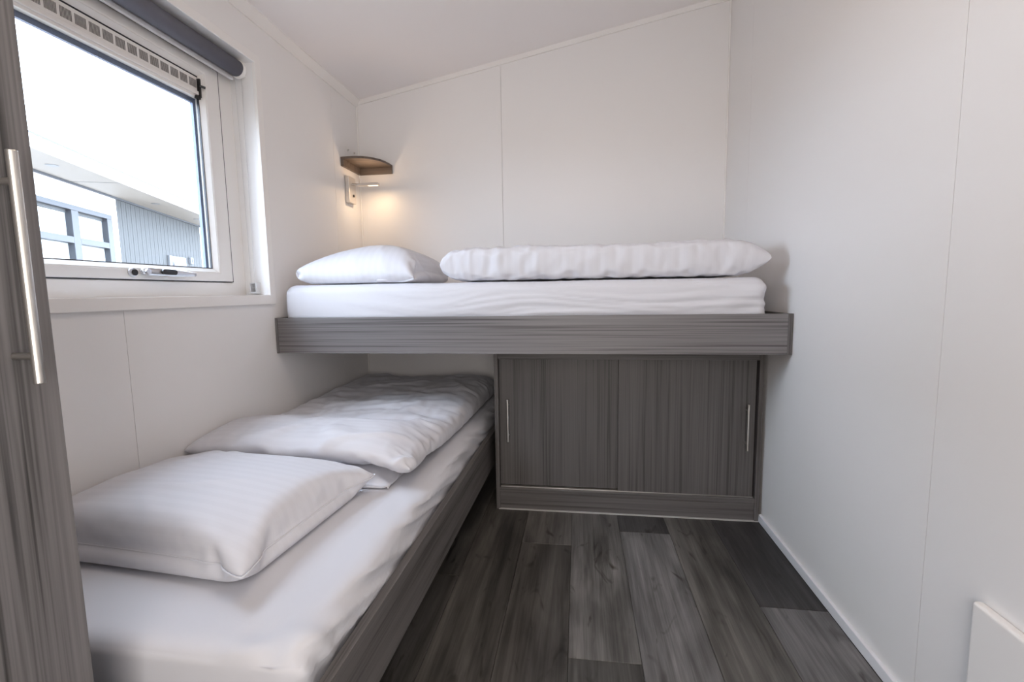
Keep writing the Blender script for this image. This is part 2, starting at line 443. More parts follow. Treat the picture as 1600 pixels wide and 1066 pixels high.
def rounded_box(x0, x1, y0, y1, z0, z1, r, nx, ny, nz, disp=None):
    """closed box of rounded edges, dense enough for creases; disp(p, n) -> offset vector"""
    b = bmesh.new(); key = {}
    def V(p):
        k = tuple(round(c, 5) for c in p)
        if k not in key: key[k] = b.verts.new(p)
        return key[k]
    def face(fn, na, nb):
        g = [[V(fn(i/na, j/nb)) for j in range(nb+1)] for i in range(na+1)]
        for i in range(na):
            for j in range(nb): b.faces.new((g[i][j], g[i+1][j], g[i+1][j+1], g[i][j+1]))
    X = lambda t: x0+(x1-x0)*t; Y = lambda t: y0+(y1-y0)*t; Z = lambda t: z0+(z1-z0)*t
    face(lambda s, t: (X(s), Y(t), z1), nx, ny); face(lambda s, t: (X(s), Y(t), z0), nx, ny)
    face(lambda s, t: (X(s), y0, Z(t)), nx, nz); face(lambda s, t: (X(s), y1, Z(t)), nx, nz)
    face(lambda s, t: (x0, Y(s), Z(t)), ny, nz); face(lambda s, t: (x1, Y(s), Z(t)), ny, nz)
    bmesh.ops.recalc_face_normals(b, faces=b.faces[:])
    for v in b.verts:
        p = v.co.copy()
        q = Vector((min(max(p.x, x0+r), x1-r), min(max(p.y, y0+r), y1-r), min(max(p.z, z0+r), z1-r)))
        d = p-q
        n = d.normalized() if d.length > 1e-9 else Vector((0, 0, 1))
        # push to a rounded surface
        if d.length > 1e-9:
            mx = max(abs(d.x), abs(d.y), abs(d.z))
            p = q + n*mx
        v.co = p if disp is None else p + disp(p, n)
    return b

# ================================================================== ROOM SHELL
W = 2.105; YF = -3.42           # right wall, front wall behind the camera
ZL, SL = 2.164, 0.183           # ceiling height at the left wall, slope
zc = lambda x: ZL + SL*x
WY0, WY1, WZ0, WZ1 = -1.90, -0.905, 1.018, 1.968   # opening in the left wall
T = 0.012
G = 0.0007                      # half width of a panel joint

# floor: backing with planks
floor = struct('floor', box(-0.05, W+0.05, YF-0.05, 0.05, -0.06, -0.006), M['sub'])
XJ = [-0.13, 0.078, 0.280, 0.482, 0.680, 0.880, 1.080, 1.282, 1.484, 1.690, 1.890, 2.0925]
ends = {0: [-1.1, -2.3], 1: [-0.6, -1.9], 2: [-1.4, -2.7], 3: [-0.8, -2.2], 4: [-1.2, -2.6], 5: [-2.75],
        6: [-0.95, -2.45], 7: [-0.10, -1.535, -2.9], 8: [-0.815, -2.35], 9: [-2.15], 10: [-1.247, -2.8]}
tones = {4: [(0.085, 0.08, 0.075), (0.09, 0.085, 0.08)], 5: [(0.100, 0.094, 0.087), (.10, .09, .085)], 6: [(0.160, 0.152, 0.143), (0.092, 0.086, 0.080), (.12, .115, .11)],
         7: [(0.12, 0.115, 0.11), (0.180, 0.172, 0.164), (0.085, 0.081, 0.076), (.12, .12, .12)],
         8: [(0.085, 0.082, 0.082), (0.190, 0.184, 0.182), (.12, .12, .12)],
         9: [(0.140, 0.132, 0.122), (.11, .11, .11)], 10: [(0.062, 0.059, 0.060), (0.165, 0.160, 0.160), (.1, .1, .1)]}
for c in range(11):
    ys = [0.0] + ends[c] + [YF]
    for k in range(len(ys)-1):
        o = obj('plank', box(XJ[c]+0.0006, XJ[c+1]-0.0006, ys[k+1]+0.0006, ys[k]-0.0006, -0.006, 0.0, 0.0010, 1), M['floor'], floor)
        tl = tones.get(c, [(0.085, 0.08, 0.075)]); t = tl[min(k, len(tl)-1)]
        o.color = (*[q*0.72 for q in t], 1)

# ceiling and walls
struct('ceiling', prism([(-0.1, zc(-0.1)), (W+0.1, zc(W+0.1)), (W+0.1, zc(W+0.1)+0.08), (-0.1, zc(-0.1)+0.08)], 'y', YF-0.1, 0.1), M['ceil'])
lw = struct('wall_left', rect_frame('x', -0.16, -T-0.001, (YF-0.1, 0.1, -0.06, 2.3), (WY0, WY1, WZ0, WZ1)), M['seam'])
yl1, yl2 = -0.296, -1.564
def panel(parent, pts, axis, a0, a1):
    o = obj('panel', prism(pts, axis, a0, a1), M['wall'], parent); return o
ztop = ZL-0.002
panel(lw, [(yl1+G, 0), (-0.0, 0), (-0.0, ztop), (yl1+G, ztop)], 'x', -T, 0)
panel(lw, [(yl2+G, 0), (yl1-G, 0), (yl1-G, ztop), (yl2+G, ztop), (yl2+G, WZ1), (WY1, WZ1), (WY1, WZ0), (yl2+G, WZ0)], 'x', -T, 0)
panel(lw, [(YF, 0), (yl2-G, 0), (yl2-G, WZ0), (WY0, WZ0), (WY0, WZ1), (yl2-G, WZ1), (yl2-G, ztop), (YF, ztop)], 'x', -T, 0)
bw = struct('wall_back', box(-0.16, W+0.16, T+0.001, 0.12, -0.06, 2.7), M['seam'])
xs = 0.875
for a, b in ((0.0, xs-G), (xs+G, W)):
    panel(bw, [(a, 0), (b, 0), (b, zc(b)-0.002), (a, zc(a)-0.002)], 'y', 0, T)
rw = struct('wall_right', box(W+T+0.001, W+0.16, YF-0.1, 0.1, -0.06, 2.7), M['seam'])
yr1, yr2 = -0.343, -1.604
for a, b in ((yr1+G, 0), (yr2+G, yr1-G), (YF, yr2-G)):
    panel(rw, [(a, 0), (b, 0), (b, zc(W)-0.002), (a, zc(W)-0.002)], 'x', W, W+T)
struct('wall_front', box(-0.16, W+0.16, YF-0.1, YF, -0.06, 2.7), M['wall'])

# cove strips
struct('trim_1', prism([(0.0, ZL-0.034), (0.006, ZL-0.034), (0.030, ZL+SL*0.03-0.006), (0.030, zc(0.03)+0.001), (0, ZL+0.001)], 'y', YF, 0), M['trim'])
def strip_back():
    b = bmesh.new()
    # slanted strip below the sloping ceiling on the back wall
    pts = [(0.0, ZL-0.026), (W, zc(W)-0.026), (W, zc(W)+0.001), (0.0, ZL+0.001)]
    return prism(pts, 'y', -0.010, 0.0, b)
struct('trim_2', strip_back(), M['trim'])
struct('trim_3', box(0, 0.008, -0.008, 0, 0, ZL-0.03, 0.002), M['trim'])
struct('trim_4', box(W-0.008, W, -0.008, 0, 0, zc(W)-0.03, 0.002), M['trim'])
struct('trim_5', prism([(YF, zc(W)-0.030), (0, zc(W)-0.030), (0, zc(W)), (YF, zc(W))], 'x', W-0.010, W), M['trim'])
struct('baseboard_right', box(W-0.012, W, YF, -0.66, 0, 0.034, 0.002), M['base'])

# ================================================================== WINDOW
XF = -0.10                       # room face of the fixed frame
win = struct('window_1', loc=(XF, (WY0+WY1)/2, WZ0))
fo = (WY0+0.004, WY1-0.004, WZ0+0.004, WZ1-0.004)       # outer fixed frame
so = (-1.828, -0.997, 1.081, 1.902)                     # sash outer
gi = (-1.742, -1.081, 1.131, 1.850)                     # clear opening of the sash
obj('trim_frame', rect_frame('x', 0.0, 0.014, (WY0-0.030, WY1+0.018, WZ0-0.032, WZ1+0.030), (WY0+0.002, WY1-0.016, WZ0+0.006, WZ1-0.002), 0.002), M['trim'], win)
obj('reveal_lining', rect_frame('x', XF-0.005, 0.012, (WY0, WY1, WZ0, WZ1), (WY0+0.004, WY1-0.014, WZ0+0.008, WZ1-0.004)), M['reveal'], win)
obj('fixed_frame', rect_frame('x', XF-0.055, XF, (WY0+0.003, WY1-0.013, WZ0+0.006, WZ1-0.003), (so[0]-0.003, so[1]+0.003, so[2]-0.003, so[3]+0.003), 0.003), M['pvc'], win)
obj('gasket', rect_frame('x', XF-0.05, XF+0.0035, (so[0]-0.0035, so[1]+0.0035, so[2]-0.0015, so[3]+0.0035), (so[0]+0.001, so[1]-0.001, so[2]+0.001, so[3]-0.001)), M['rubber'], win)
sash = obj('sash', rect_frame('x', XF-0.045, XF+0.006, so, (gi[0]-0.016, gi[1]+0.016, gi[2]-0.016, gi[3]+0.016), 0.004), M['pvc'], win)
# sloping glazing bead
def bead():
    b = bmesh.new()
    o2 = (gi[0]-0.018, gi[1]+0.018, gi[2]-0.018, gi[3]+0.018)
    R = []
    for x, r in ((XF+0.003, o2), (XF+0.003, (o2[0]+0.004, o2[1]-0.004, o2[2]+0.004, o2[3]-0.004)), (XF-0.012, gi), (XF-0.03, gi), (XF-0.03, o2)):
        R.append([b.verts.new((x, r[0], r[2])), b.verts.new((x, r[1], r[2])), b.verts.new((x, r[1], r[3])), b.verts.new((x, r[0], r[3]))])
    for k in range(5):
        A, B = R[k], R[(k+1) % 5]
        for j in range(4): b.faces.new((A[j], A[(j+1) % 4], B[(j+1) % 4], B[j]))
    return b
obj('glazing_bead', bead(), M['pvc'], sash)
obj('bead_gasket', rect_frame('x', XF-0.020, XF-0.0125, (gi[0]-0.001, gi[1]+0.001, gi[2]-0.001, gi[3]), (gi[0]+0.003, gi[1]-0.003, gi[2]+0.003, gi[3]-0.003)), M['rubber'], sash)
obj('outer_seal', rect_frame('x', XF-0.043, XF-0.031, (gi[0]-0.004, gi[1]+0.004, gi[2]-0.004, gi[3]), (gi[0]+0.001, gi[1]-0.011, gi[2]+0.001, 1.752)), M['seal'], sash)
obj('glass_pane', box(XF-0.026, XF-0.022, gi[0], gi[1], gi[2], 1.775), M['glass'], win)
# ventilation strip above the glass
vent = obj('vent_strip', box(XF-0.030, XF-0.010, gi[0], gi[1]-0.004, 1.768, gi[3]-0.006, 0.0015), M['pvc'], win)
obj('vent_lip', box(XF-0.012, XF-0.004, gi[0], gi[1]-0.004, 1.778, 1.792, 0.002), M['pvc'], vent)
sl = bmesh.new(); y = gi[1]-0.012
while y > gi[0]+0.03:
    for k in range(9):
        box(XF-0.0102, XF-0.0092, y-0.0018, y, 1.803, 1.832, bm=sl); y -= 0.0036
    y -= 0.0072
s_o = obj('vent_slots', sl, M['slot'], vent); s_o['kind'] = 'stuff'
vc = box(XF-0.012, XF+0.002, gi[1]-0.008, gi[1]-0.001, 1.770, 1.838, 0.001)
box(XF-0.012, XF-0.002, gi[1]-0.022, gi[1]-0.002, 1.764, 1.774, bm=vc)
vcap = obj('vent_end_cap', vc, M['black'], vent, label='black end cap with slide lever')
obj('lever', cyl((XF, gi[1]-0.006, 1.812), (XF+0.014, gi[1]+0.006, 1.808), 0.0045, seg=12), M['black'], win)
# handle on the bottom rail
zh = 1.106
hd = obj('handle_rose', cyl((XF+0.006, -1.438, zh-.003), (XF+0.012, -1.438, zh-.003), 0.015, seg=24, bev=0.002), M['satin'], win)
obj('key_cap', cyl((XF+0.012, -1.434, zh-.003), (XF+0.014, -1.434, zh-.003), 0.010, seg=20), M['black'], hd)
def lever_bm():
    b = bmesh.new(); n = 14; R = []
    for i in range(n+1):
        t = i/n; y = -1.412+t*0.19
        hh = 0.0135*(1-t**3*0.55)*(0.35+0.65*min(1, (t+0.03)/0.10)**0.5)
        xo = XF+0.012+0.024*math.sin(min(1, t*1.4+0.15)*math.pi*0.5)
        th = 0.010
        R.append([b.verts.new((xo+th*0.5*math.cos(a), y, zh+0.002-0.006*t+hh*math.sin(a))) for a in [k*math.pi/6 for k in range(12)]])
    for i in range(n):
        for k in range(12): b.faces.new((R[i][k], R[i][(k+1) % 12], R[i+1][(k+1) % 12], R[i+1][k]))
    b.faces.new(R[0]); b.faces.new(R[-1][::-1])
    return b
lv = obj('handle_lever', lever_bm(), M['satin'], win, smooth=True)
obj('handle_neck', cyl((XF+0.004, -1.400, zh), (XF+0.030, -1.400, zh), 0.010, seg=16), M['satin'], win)
def pill(y0, y1, z, h, x0, x1):
    pts = []
    for k in range(9): a = -math.pi/2+k*math.pi/8; pts.append((y1-h+h*math.cos(a), z+h*math.sin(a)))
    for k in range(9): a = math.pi/2+k*math.pi/8; pts.append((y0+h+h*math.cos(a), z+h*math.sin(a)))
    return prism(pts, 'x', x0, x1)
obj('lock_inset', pill(-1.362, -1.304, zh+0.001, 0.0085, XF+0.034, XF+0.0425), M['black'], lv)

# roller blind under the head of the reveal
BX, BZ, BR = -0.042, 1.928, 0.031
bl = thing('roller_blind', 'slate grey rolled-up roller blind under the head of the window recess', 'blind', (BX, -1.4, BZ))
obj('fabric_roll', cyl((BX, -1.87, BZ), (BX, -0.957, BZ), BR, seg=40), M['blind'], bl, smooth=False)
for p in bl.children[0].data.polygons: p.use_smooth = len(p.vertices) == 4
bk = cyl((BX, -0.957, BZ), (BX, -0.940, BZ), 0.034, seg=32, bev=0.003)
box(BX-0.012, BX+0.012, -0.945, WY1-0.0145, BZ-0.02, WZ1-0.0045, 0.001, bm=bk)
obj('end_bracket', bk, M['trim'], bl)
obj('hem_bar', box(BX-0.030, BX-0.018, -1.86, -0.952, BZ-0.042, BZ-0.026, 0.003), M['clear'], bl)
ch = bmesh.new()
for x_, y_ in ((BX-0.018, -0.944), (BX+0.010, -0.944)):
    zz = BZ-0.03
    while zz > 1.066:
        b2 = bmesh.new(); bmesh.ops.create_icosphere(b2, subdivisions=1, radius=0.0021)
        bmesh.ops.translate(b2, verts=b2.verts[:], vec=(x_ + (0.006 if x_ < BX else -0.006)*(1-(zz-1.066)/0.83), y_, zz)); merge(ch, b2); zz -= 0.0058
for k in range(7):
    a = math.pi+k*math.pi/6
    b2 = bmesh.new(); bmesh.ops.create_icosphere(b2, subdivisions=1, radius=0.0021)
    bmesh.ops.translate(b2, verts=b2.verts[:], vec=(BX-0.004+0.008*math.cos(a), -0.944, 1.064+0.008*math.sin(a))); merge(ch, b2)
c_o = obj('bead_chain', ch, M['clear'], bl); c_o['kind'] = 'stuff'
obj('chain_clip', rect_frame('y', -0.948, WY1-0.0145, (BX-0.018, BX+0.012, 1.032, 1.078), (BX-0.014, BX+0.008, 1.040, 1.074)), M['clear'], bl)

# ================================================================== UPPER BUNK
YB = -0.8877
ub = thing('upper_bunk_frame', 'grey wood-grain upper bunk frame spanning the room wall to wall', 'bunk bed', (W/2, -0.45, 0.77))
obj('front_board', box(0.014, W-0.019, YB, YB+0.022, 0.7705, 0.925, 0.0012), M['woodx'], ub)
obj('end_strip', box(0.002, 0.0135, YB-0.0005, YB+0.022, 0.7705, 0.9255, 0.001), M['woodc'], ub)
obj('end_strip', box(W-0.0185, W-0.002, YB-0.0005, YB+0.022, 0.7705, 0.9255, 0.001), M['woodc'], ub)
obj('side_rail', box(0.002, 0.020, YB+0.022, -0.002, 0.7705, 0.925, 0.001), M['woody'], ub)
obj('side_rail', box(W-0.020, W-0.002, YB+0.022, -0.002, 0.7705, 0.925, 0.001), M['woody'], ub)
obj('bed_base', box(0.020, W-0.020, YB+0.022, -0.002, 0.862, 0.880, 0.001), M['woodx'], ub)

def fbm(x, y, z, o=3): return noise.fractal(Vector((x, y, z)), 1.0, 2.0, o)
def ridge(x, y, z): return 1-abs(noise.noise(Vector((x, y, z))))*2
def upper_disp(p, n):
    d = Vector((0, 0, 0))
    fx = max(0.0, min(1.0, (p.x-0.25)/0.5))
    if n.y < -0.3:                                  # pulled creases along the front
        wv = p.z*34+1.6*noise.noise(Vector((p.x*2.2, p.z*4, 1.0)))
        a = ridge(p.x*1.3, wv, 3.1); b = ridge(p.x*2.6+5, wv*1.7, 8.0)
        low = max(0.0, min(1.0, (1.05-p.z)/0.09))
        d.y -= (max(0, a-0.35)*0.012 + max(0, b-0.45)*0.006)*fx*(0.25+0.75*low) - 0.003
        d.y -= 0.008*math.sin((p.z-0.89)/0.18*math.pi)
        if p.x > 1.80:                              # gathered corner
            g = (p.x-1.80)/0.2
            wv = (p.z-0.9)*60 - (p.x-1.8)*30
            d.y -= 0.005*g*math.sin(wv)
        lim = -0.8645-0.014*max(0.0, min(1.0, (p.z-0.926)/0.02))
        d.y = max(d.y, lim-p.y)
    if n.z > 0.3: d.z += 0.003*fbm(p.x*3, p.y*3, 1.0)-0.003
    if n.x > 0.5: d.x += 0.004*fbm(p.y*8, p.z*30, 2.0)
    return d
um = obj('mattress', rounded_box(0.030, 2.020, -0.862, -0.020, 0.8805, 1.068, 0.040, 150, 40, 26, upper_disp), M['sheet'], None, smooth=True)
tag(um, 'white-sheeted mattress lying in the upper bunk', 'mattress')

# upper pillow
zt = 1.070
pb = Bag(0.75, 0.62, 58, 50, 0.13, seed=4)
pb.P[:, 0] += 0.08; pb.P[:, 1] += -0.875; pb.P[:, 2] += zt
pb.run(0.040, 130, press=6e-3, grav=1.2e-4, collide=floor_collide(zt, xmin=0.02, xmax=0.733, ymin=-0.855, ymax=-0.02))
pb.creases(0.011, 9, 4, 2.0, width=0.10, fade=lambda x, y, z: min(1.0, 0.3+max(0.0, (x-0.25)*2.2)))
up = pb.mesh_obj('pillow', M['satinx'])
tag(up, 'white pillow at the window end of the upper bunk', 'pillow')
# upper duvet
db = Bag(1.27, 0.58, 90, 54, 0.145, seed=9, boxed=True, pw=14, slack=1.03)
db.P[:, 0] += 0.738; db.P[:, 1] += -0.85; db.P[:, 2] += zt
db.run(0.094, 9, collide=floor_collide(zt, xmin=0.738, xmax=2.012, ymin=-0.858, ymax=-0.02), press=1e-3, grav=1e-4)
_g = np.exp(-(((db.P-np.array([2.0, -0.80, 1.15]))/np.array([0.05, 0.10, 0.035]))**2).sum(1))
db.P[:, 0] += 0.035*_g; db.P[:, 2] -= 0.01*_g
db.creases(0.011, 9, 3, 7.0, width=0.09, fade=lambda x, y, z: 1.0 if x < 1.3 else 0.6)
ud = db.mesh_obj('duvet', M['satinx'])
tag(ud, 'white folded duvet lying lengthwise on the upper bunk mattress', 'duvet')

# ================================================================== LOWER BED
XR = 0.872
lb = thing('lower_bed_frame', 'low grey wood-grain bed frame along the window wall under the bunk', 'bed', (0.45, -1.05, 0.0))
def slanted(x0, x1, y0, y1, z0, z1, dx):
    b = box(x0, x1, y0, y1, z0, z1, 0.0012)
    for v in b.verts: v.co.x += dx*(v.co.y-y0)/(y1-y0)
    return b
obj('side_board', slanted(XR-0.022, XR, -2.13, -0.03, 0.168, 0.334, 0.030), M['woody'], lb)
obj('head_board', box(0.01, XR-0.028, -2.13, -2.108, 0.168, 0.334, 0.001), M['woodx'], lb)
obj('bed_base', box(0.01, XR-0.03, -2.105, -0.01, 0.225, 0.243, 0.001), M['woodx'], lb)
for yy in (-2.0, -1.05, -0.15):
    obj('leg', box(0.60, 0.66, yy-0.03, yy+0.03, 0.0, 0.225, 0.002), M['woodc'], lb)
    obj('leg', box(0.08, 0.14, yy-0.03, yy+0.03, 0.0, 0.225, 0.002), M['woodc'], lb)
def lower_disp(p, n):
    d = Vector((0, 0, 0))
    if n.x > 0.2 and p.z > 0.3:
        wv = p.y*7+p.z*22+1.5*noise.noise(Vector((p.y*2, p.z*6, 4)))
        a = ridge(wv, p.z*2, 1.0); b = ridge(wv*2.1, p.z*3, 6.0)
        d.x += (max(0, a-0.3)*0.016+max(0, b-0.4)*0.008)*min(1, n.x*1.5)-0.003
        if p.y < -1.9:
            g = min(1, (-1.9-p.y)/0.15); d.x += 0.005*g*math.sin(p.y*90+p.z*50)
        d.x = min(d.x, (XR-0.024 if p.z < 0.336 else XR-0.016)-p.x)
    if n.z > 0.3:
        e = 0.003*fbm(p.x*3, p.y*2.2, 5.0)
        if p.x > 0.72: e += 0.005*ridge(p.y*6+p.x*9, p.x*2, 2.0)*min(1, (p.x-0.72)/0.1)-0.002
        if p.y < -1.98 and p.x > 0.7: e += 0.010*noise.noise(Vector((p.x*24, p.y*20, 1)))
        d.z += min(e-0.002, 0.0 if p.y > -1.95 else 0.01)
    d.x += 0.024*max(0.0, (p.y+2.1)/2.1)*max(0.0, min(1, p.x/0.8))
    return d
lm = obj('mattress', rounded_box(0.012, 0.840, -2.088, -0.015, 0.2435, 0.415, 0.034, 56, 130, 22, lower_disp), M['sheet'], None, smooth=True)
tag(lm, 'white-sheeted mattress on the low bed along the window wall', 'mattress')

zt2 = 0.417
# lower duvet: bottom fold and the draped top
d2 = Bag(0.72, 0.34, 44, 24, 0.05, seed=21, boxed=True, pw=5, slack=1.05)
d2.P[:, 0] += 0.004; d2.P[:, 1] += -1.425; d2.P[:, 2] += zt2
d2.run(0.0095, 40, collide=floor_collide(zt2, xmin=0.004, xmax=0.728, ymin=-1.43, ymax=-0.015))
d2.creases(0.006, 9, 9, 5.0)
d1 = Bag(0.785, 1.40, 56, 92, 0.105, seed=12, boxed=True, pw=11, slack=1.03, hfun=lambda U, V: 0.92+0.50*np.clip((V-0.35)/0.5, 0, 1))
d1.P[:, 0] += 0.006; d1.P[:, 1] += -1.405; d1.P[:, 2] += zt2+0.004
def drape(P):
    x, y = P[:, 0], P[:, 1]
    ins = np.clip((0.745-x)/0.03, 0, 1)*np.clip((-1.02-y)/0.10, 0, 1)
    P[:, 2] = np.maximum(P[:, 2], zt2+0.003+0.050*ins)
    return P
d1.P[:, 2] += 0.045*np.clip((0.76-d1.P[:, 0])/0.08, 0, 1)*np.clip((-1.02-d1.P[:, 1])/0.15, 0, 1)
d1.run(0.106, 10, collide=floor_collide(zt2+0.003, xmin=0.006, xmax=0.80, ymin=-1.41, ymax=-0.008, extra=drape), grav=2e-4, press=1e-3)
d1.creases(0.013, 4, 7, 3.0, width=0.10)
def lean(P):
    Q = P.copy(); Q[:, 0] += 0.03*np.clip((P[:, 1]+1.4)/1.4, 0, 1)*np.clip(P[:, 0]/0.7, 0, 1); return Q
ld = d1.mesh_obj('duvet', M['satiny'], xf=lean)
tag(ld, 'white folded duvet on the low bed, its far end under the bunk', 'duvet')
d2.mesh_obj('folded_layer', M['satiny'], ld, xf=lean)
# lower pillow
p2 = Bag(0.70, 0.56, 58, 48, 0.13, seed=33)
p2.P[:, 0] += -0.02; p2.P[:, 1] += -1.95; p2.P[:, 2] += zt2
p2.run(0.034, 140, press=6e-3, grav=2e-5, collide=floor_collide(zt2, xmin=-0.03))
p2.P = rot_xy(p2.P, math.radians(-4), (0.335, -1.68)); p2.P[:, 0] = np.maximum(p2.P[:, 0], 0.004)
p2.P[:, 1] = np.minimum(p2.P[:, 1], -1.432)
p2.creases(0.006, 5, 8, 11.0)
lp = p2.mesh_obj('pillow', M['satiny'])
p2.piping(lp, M['sheet'])
tag(lp, 'large white pillow at the near end of the low bed', 'pillow')

# ================================================================== CABINET
YC = -0.667; CX0, CX1 = 0.926, W-0.013
cb = thing('sliding_door_cabinet', 'dark grey wood-grain cabinet with two sliding doors under the bunk', 'cabinet', ((CX0+CX1)/2, -0.33, 0))
obj('side_panel', box(CX0, CX0+0.018, YC, -0.003, 0.0, 0.7695, 0.001), M['woodc'], cb)
obj('side_panel', box(CX1-0.018, CX1, YC, -0.003, 0.0, 0.7695, 0.001), M['woodc'], cb)
obj('top_rail', box(CX0+0.018, CX1-0.018, YC+0.004, YC+0.06, 0.716, 0.7695, 0.001), M['woodcx'], cb)
obj('bottom_panel', box(CX0+0.018, CX1-0.018, YC, -0.003, 0.084, 0.104, 0.001), M['woodcx'], cb)
obj('plinth', box(CX0+0.018, CX1-0.018, YC+0.006, YC+0.026, 0.004, 0.084, 0.001), M['woodcx'], cb)
obj('sealant_bead', box(CX0+0.012, CX1, YC-0.003, YC+0.008, 0.0, 0.0045, 0.001), M['caulk'], cb)
obj('back_panel', box(CX0+0.018, CX1-0.018, -0.012, -0.004, 0.104, 0.7695), M['woodc'], cb)
obj('track', box(CX0+0.02, CX1-0.02, YC+0.014, YC+0.05, 0.104, 0.108, 0.0005), M['steel'], cb)
dl_ = obj('sliding_door', box(CX0+0.0185, 1.51, YC+0.034, YC+0.050, 0.109, 0.722, 0.001), M['woodz'], cb)
dr_ = obj('sliding_door', box(1.488, CX1-0.026, YC+0.012, YC+0.028, 0.109, 0.722, 0.001), M['woodz'], cb)
def bar_handle(x, y, z0, z1, parent, r=0.0055, out=0.026):
    h = obj('handle', cyl((x, y-out, z0), (x, y-out, z1), r, seg=16, bev=0.001), M['steel'], parent)
    for z in (z0+(z1-z0)*0.14, z1-(z1-z0)*0.14):
        obj('standoff', cyl((x, y, z), (x, y-out, z), r*0.75, seg=12), M['steel'], h)
    return h
def bar_handle_parts(x, y, z0, z1, parent, r=0.005, out=0.026):
    b = cyl((x, y-out, z0), (x, y-out, z1), r, seg=16, bev=0.001)
    for z in (z0+(z1-z0)*0.14, z1-(z1-z0)*0.14):
        cyl((x, y, z), (x, y-out, z), r*0.75, seg=12, bm=b)
    return obj('handle', b, M['steel'], parent, label='steel bar handle')
bar_handle_parts(0.985, YC+0.034, 0.325, 0.525, dl_)
bar_handle_parts(2.030, YC+0.012, 0.325, 0.528, dr_)

# ================================================================== WARDROBE
WX, WY = 0.58, -2.193
wr = thing('wardrobe', 'tall grey wood-grain wardrobe beside the window at the left edge', 'wardrobe', (0.29, -2.65, 0))
for nm, a in (('side_panel', (0.004, WX-0.021, WY-0.020, WY-0.002)), ('side_panel', (0.004, WX-0.021, -3.11, -3.092))):
    obj(nm, box(*a, 0.0, 2.115, 0.001), M['woodw'], wr)
obj('top_panel', box(0.004, WX-0.021, -3.092, WY-0.020, 2.097, 2.115, 0.001), M['woodw'], wr)
obj('bottom_panel', box(0.004, WX-0.021, -3.092, WY-0.020, 0.06, 0.078, 0.001), M['woodw'], wr)
obj('plinth', box(0.10, WX-0.03, -3.09, WY-0.020, 0.0, 0.06, 0.001), M['woodw'], wr)
obj('back_panel', box(0.004, 0.010, -3.092, WY-0.020, 0.078, 2.097), M['woodw'], wr)
wdoor = obj('door', box(WX-0.019, WX, -2.652, WY, 0.062, 2.115, 0.0015), M['woodw'], wr)
obj('door', box(WX-0.019, WX, -3.11, -2.655, 0.062, 2.115, 0.0015), M['woodw'], wr)
hb = cyl((WX+0.034, WY-0.048, 0.912), (WX+0.034, WY-0.048, 1.207), 0.006, seg=24, bev=0.001)
h1 = obj('handle', hb, M['steel'], wdoor, label='long steel bar handle')
for z in (0.948, 1.170):
    me_ = cyl((WX, WY-0.048, z), (WX+0.034, WY-0.048, z), 0.0045, seg=14, bm=None)
    obj('handle_post', me_, M['steel'], wdoor)

# ================================================================== CORNER SHELF AND READING LAMP
sh = thing('corner_shelf', 'small grey-brown wooden corner shelf above the reading lamp', 'shelf', (0.0, 0.0, 1.735))
edge = [(0.0015, -0.226), (0.045, -0.229), (0.085, -0.227), (0.120, -0.219), (0.150, -0.200), (0.175, -0.172), (0.195, -0.138), (0.207, -0.095), (0.212, -0.050), (0.212, -0.0015)]
obj('board', prism([(0.0015, -0.0015)] + edge, 'z', 1.773, 1.785), M['woods'], sh)
obj('side_skirt', box(0.0015, 0.018, -0.226, -0.019, 1.735, 1.773, 0.0008), M['woods'], sh)
obj('back_skirt', box(0.0015, 0.212, -0.018, -0.0015, 1.735, 1.773, 0.0008), M['woods'], sh)
rl = thing('reading_lamp', 'small nickel reading lamp with swing arm on the wall below the shelf', 'lamp', (0.0, -0.145, 1.545))
obj('wall_plate', box(0.001, 0.024, -0.188, -0.106, 1.545, 1.690, 0.0015), M['lampmetal'], rl)
obj('switch_button', cyl((0.024, -0.138, 1.588), (0.028, -0.138, 1.588), 0.0075, seg=20), M['black'], rl)
obj('side_screw', cyl((0.011, -0.188, 1.606), (0.011, -0.1905, 1.606), 0.003, seg=12), M['steel'], rl)
obj('swivel_joint', cyl((0.024, -0.145, 1.652), (0.058, -0.145, 1.648), 0.0065, seg=18), M['steel'], rl)
head = obj('lamp_head', box(0.056, 0.182, -0.158, -0.132, 1.640, 1.654, 0.0015), M['lampmetal'], rl)
obj('led_strip', box(0.120, 0.176, -0.153, -0.137, 1.6388, 1.6402), M['bulb'], head, label='warm glowing LED strip')
area('reading_lamp_light', (0.140, -0.145, 1.634), (math.radians(6), 0, 0), 0.07, 0.42, (1.0, 0.70, 0.42))
area('reading_lamp_uplight', (0.125, -0.145, 1.660), (math.radians(180), 0, 0), 0.06, 0.22, (1.0, 0.68, 0.42))
# two screw pegs and a stub above the shelf
for i, (yy, zz, lab) in enumerate(((-0.140, 1.847, 'small metal screw peg on the wall above the shelf, nearer the window'),
                                   (-0.066, 1.849, 'small metal screw peg on the wall above the shelf, nearer the corner'))):
    t_ = thing('screw_peg', lab, 'screw', (0, yy, zz), 'screw pegs above the shelf')
    obj('rose', cyl((0.0005, yy, zz), (0.004, yy, zz), 0.0085, seg=16), M['trim'], t_)
    obj('screw_head', cyl((0.004, yy, zz), (0.011, yy, zz), 0.0055, 0.0035, seg=14), M['steel'], t_)

# white flat panel low on the right wall
hp = thing('wall_heater', 'white flat panel heater low on the right wall', 'heater', (W-0.02, -2.3, 0.08))
obj('front_panel', box(W-0.021, W-0.001, -2.75, -1.764, 0.08, 0.400, 0.007, 4), M['trim'], hp)
obj('bottom_grille', box(W-0.018, W-0.006, -2.7, -1.83, 0.076, 0.0795), M['slot'], hp)

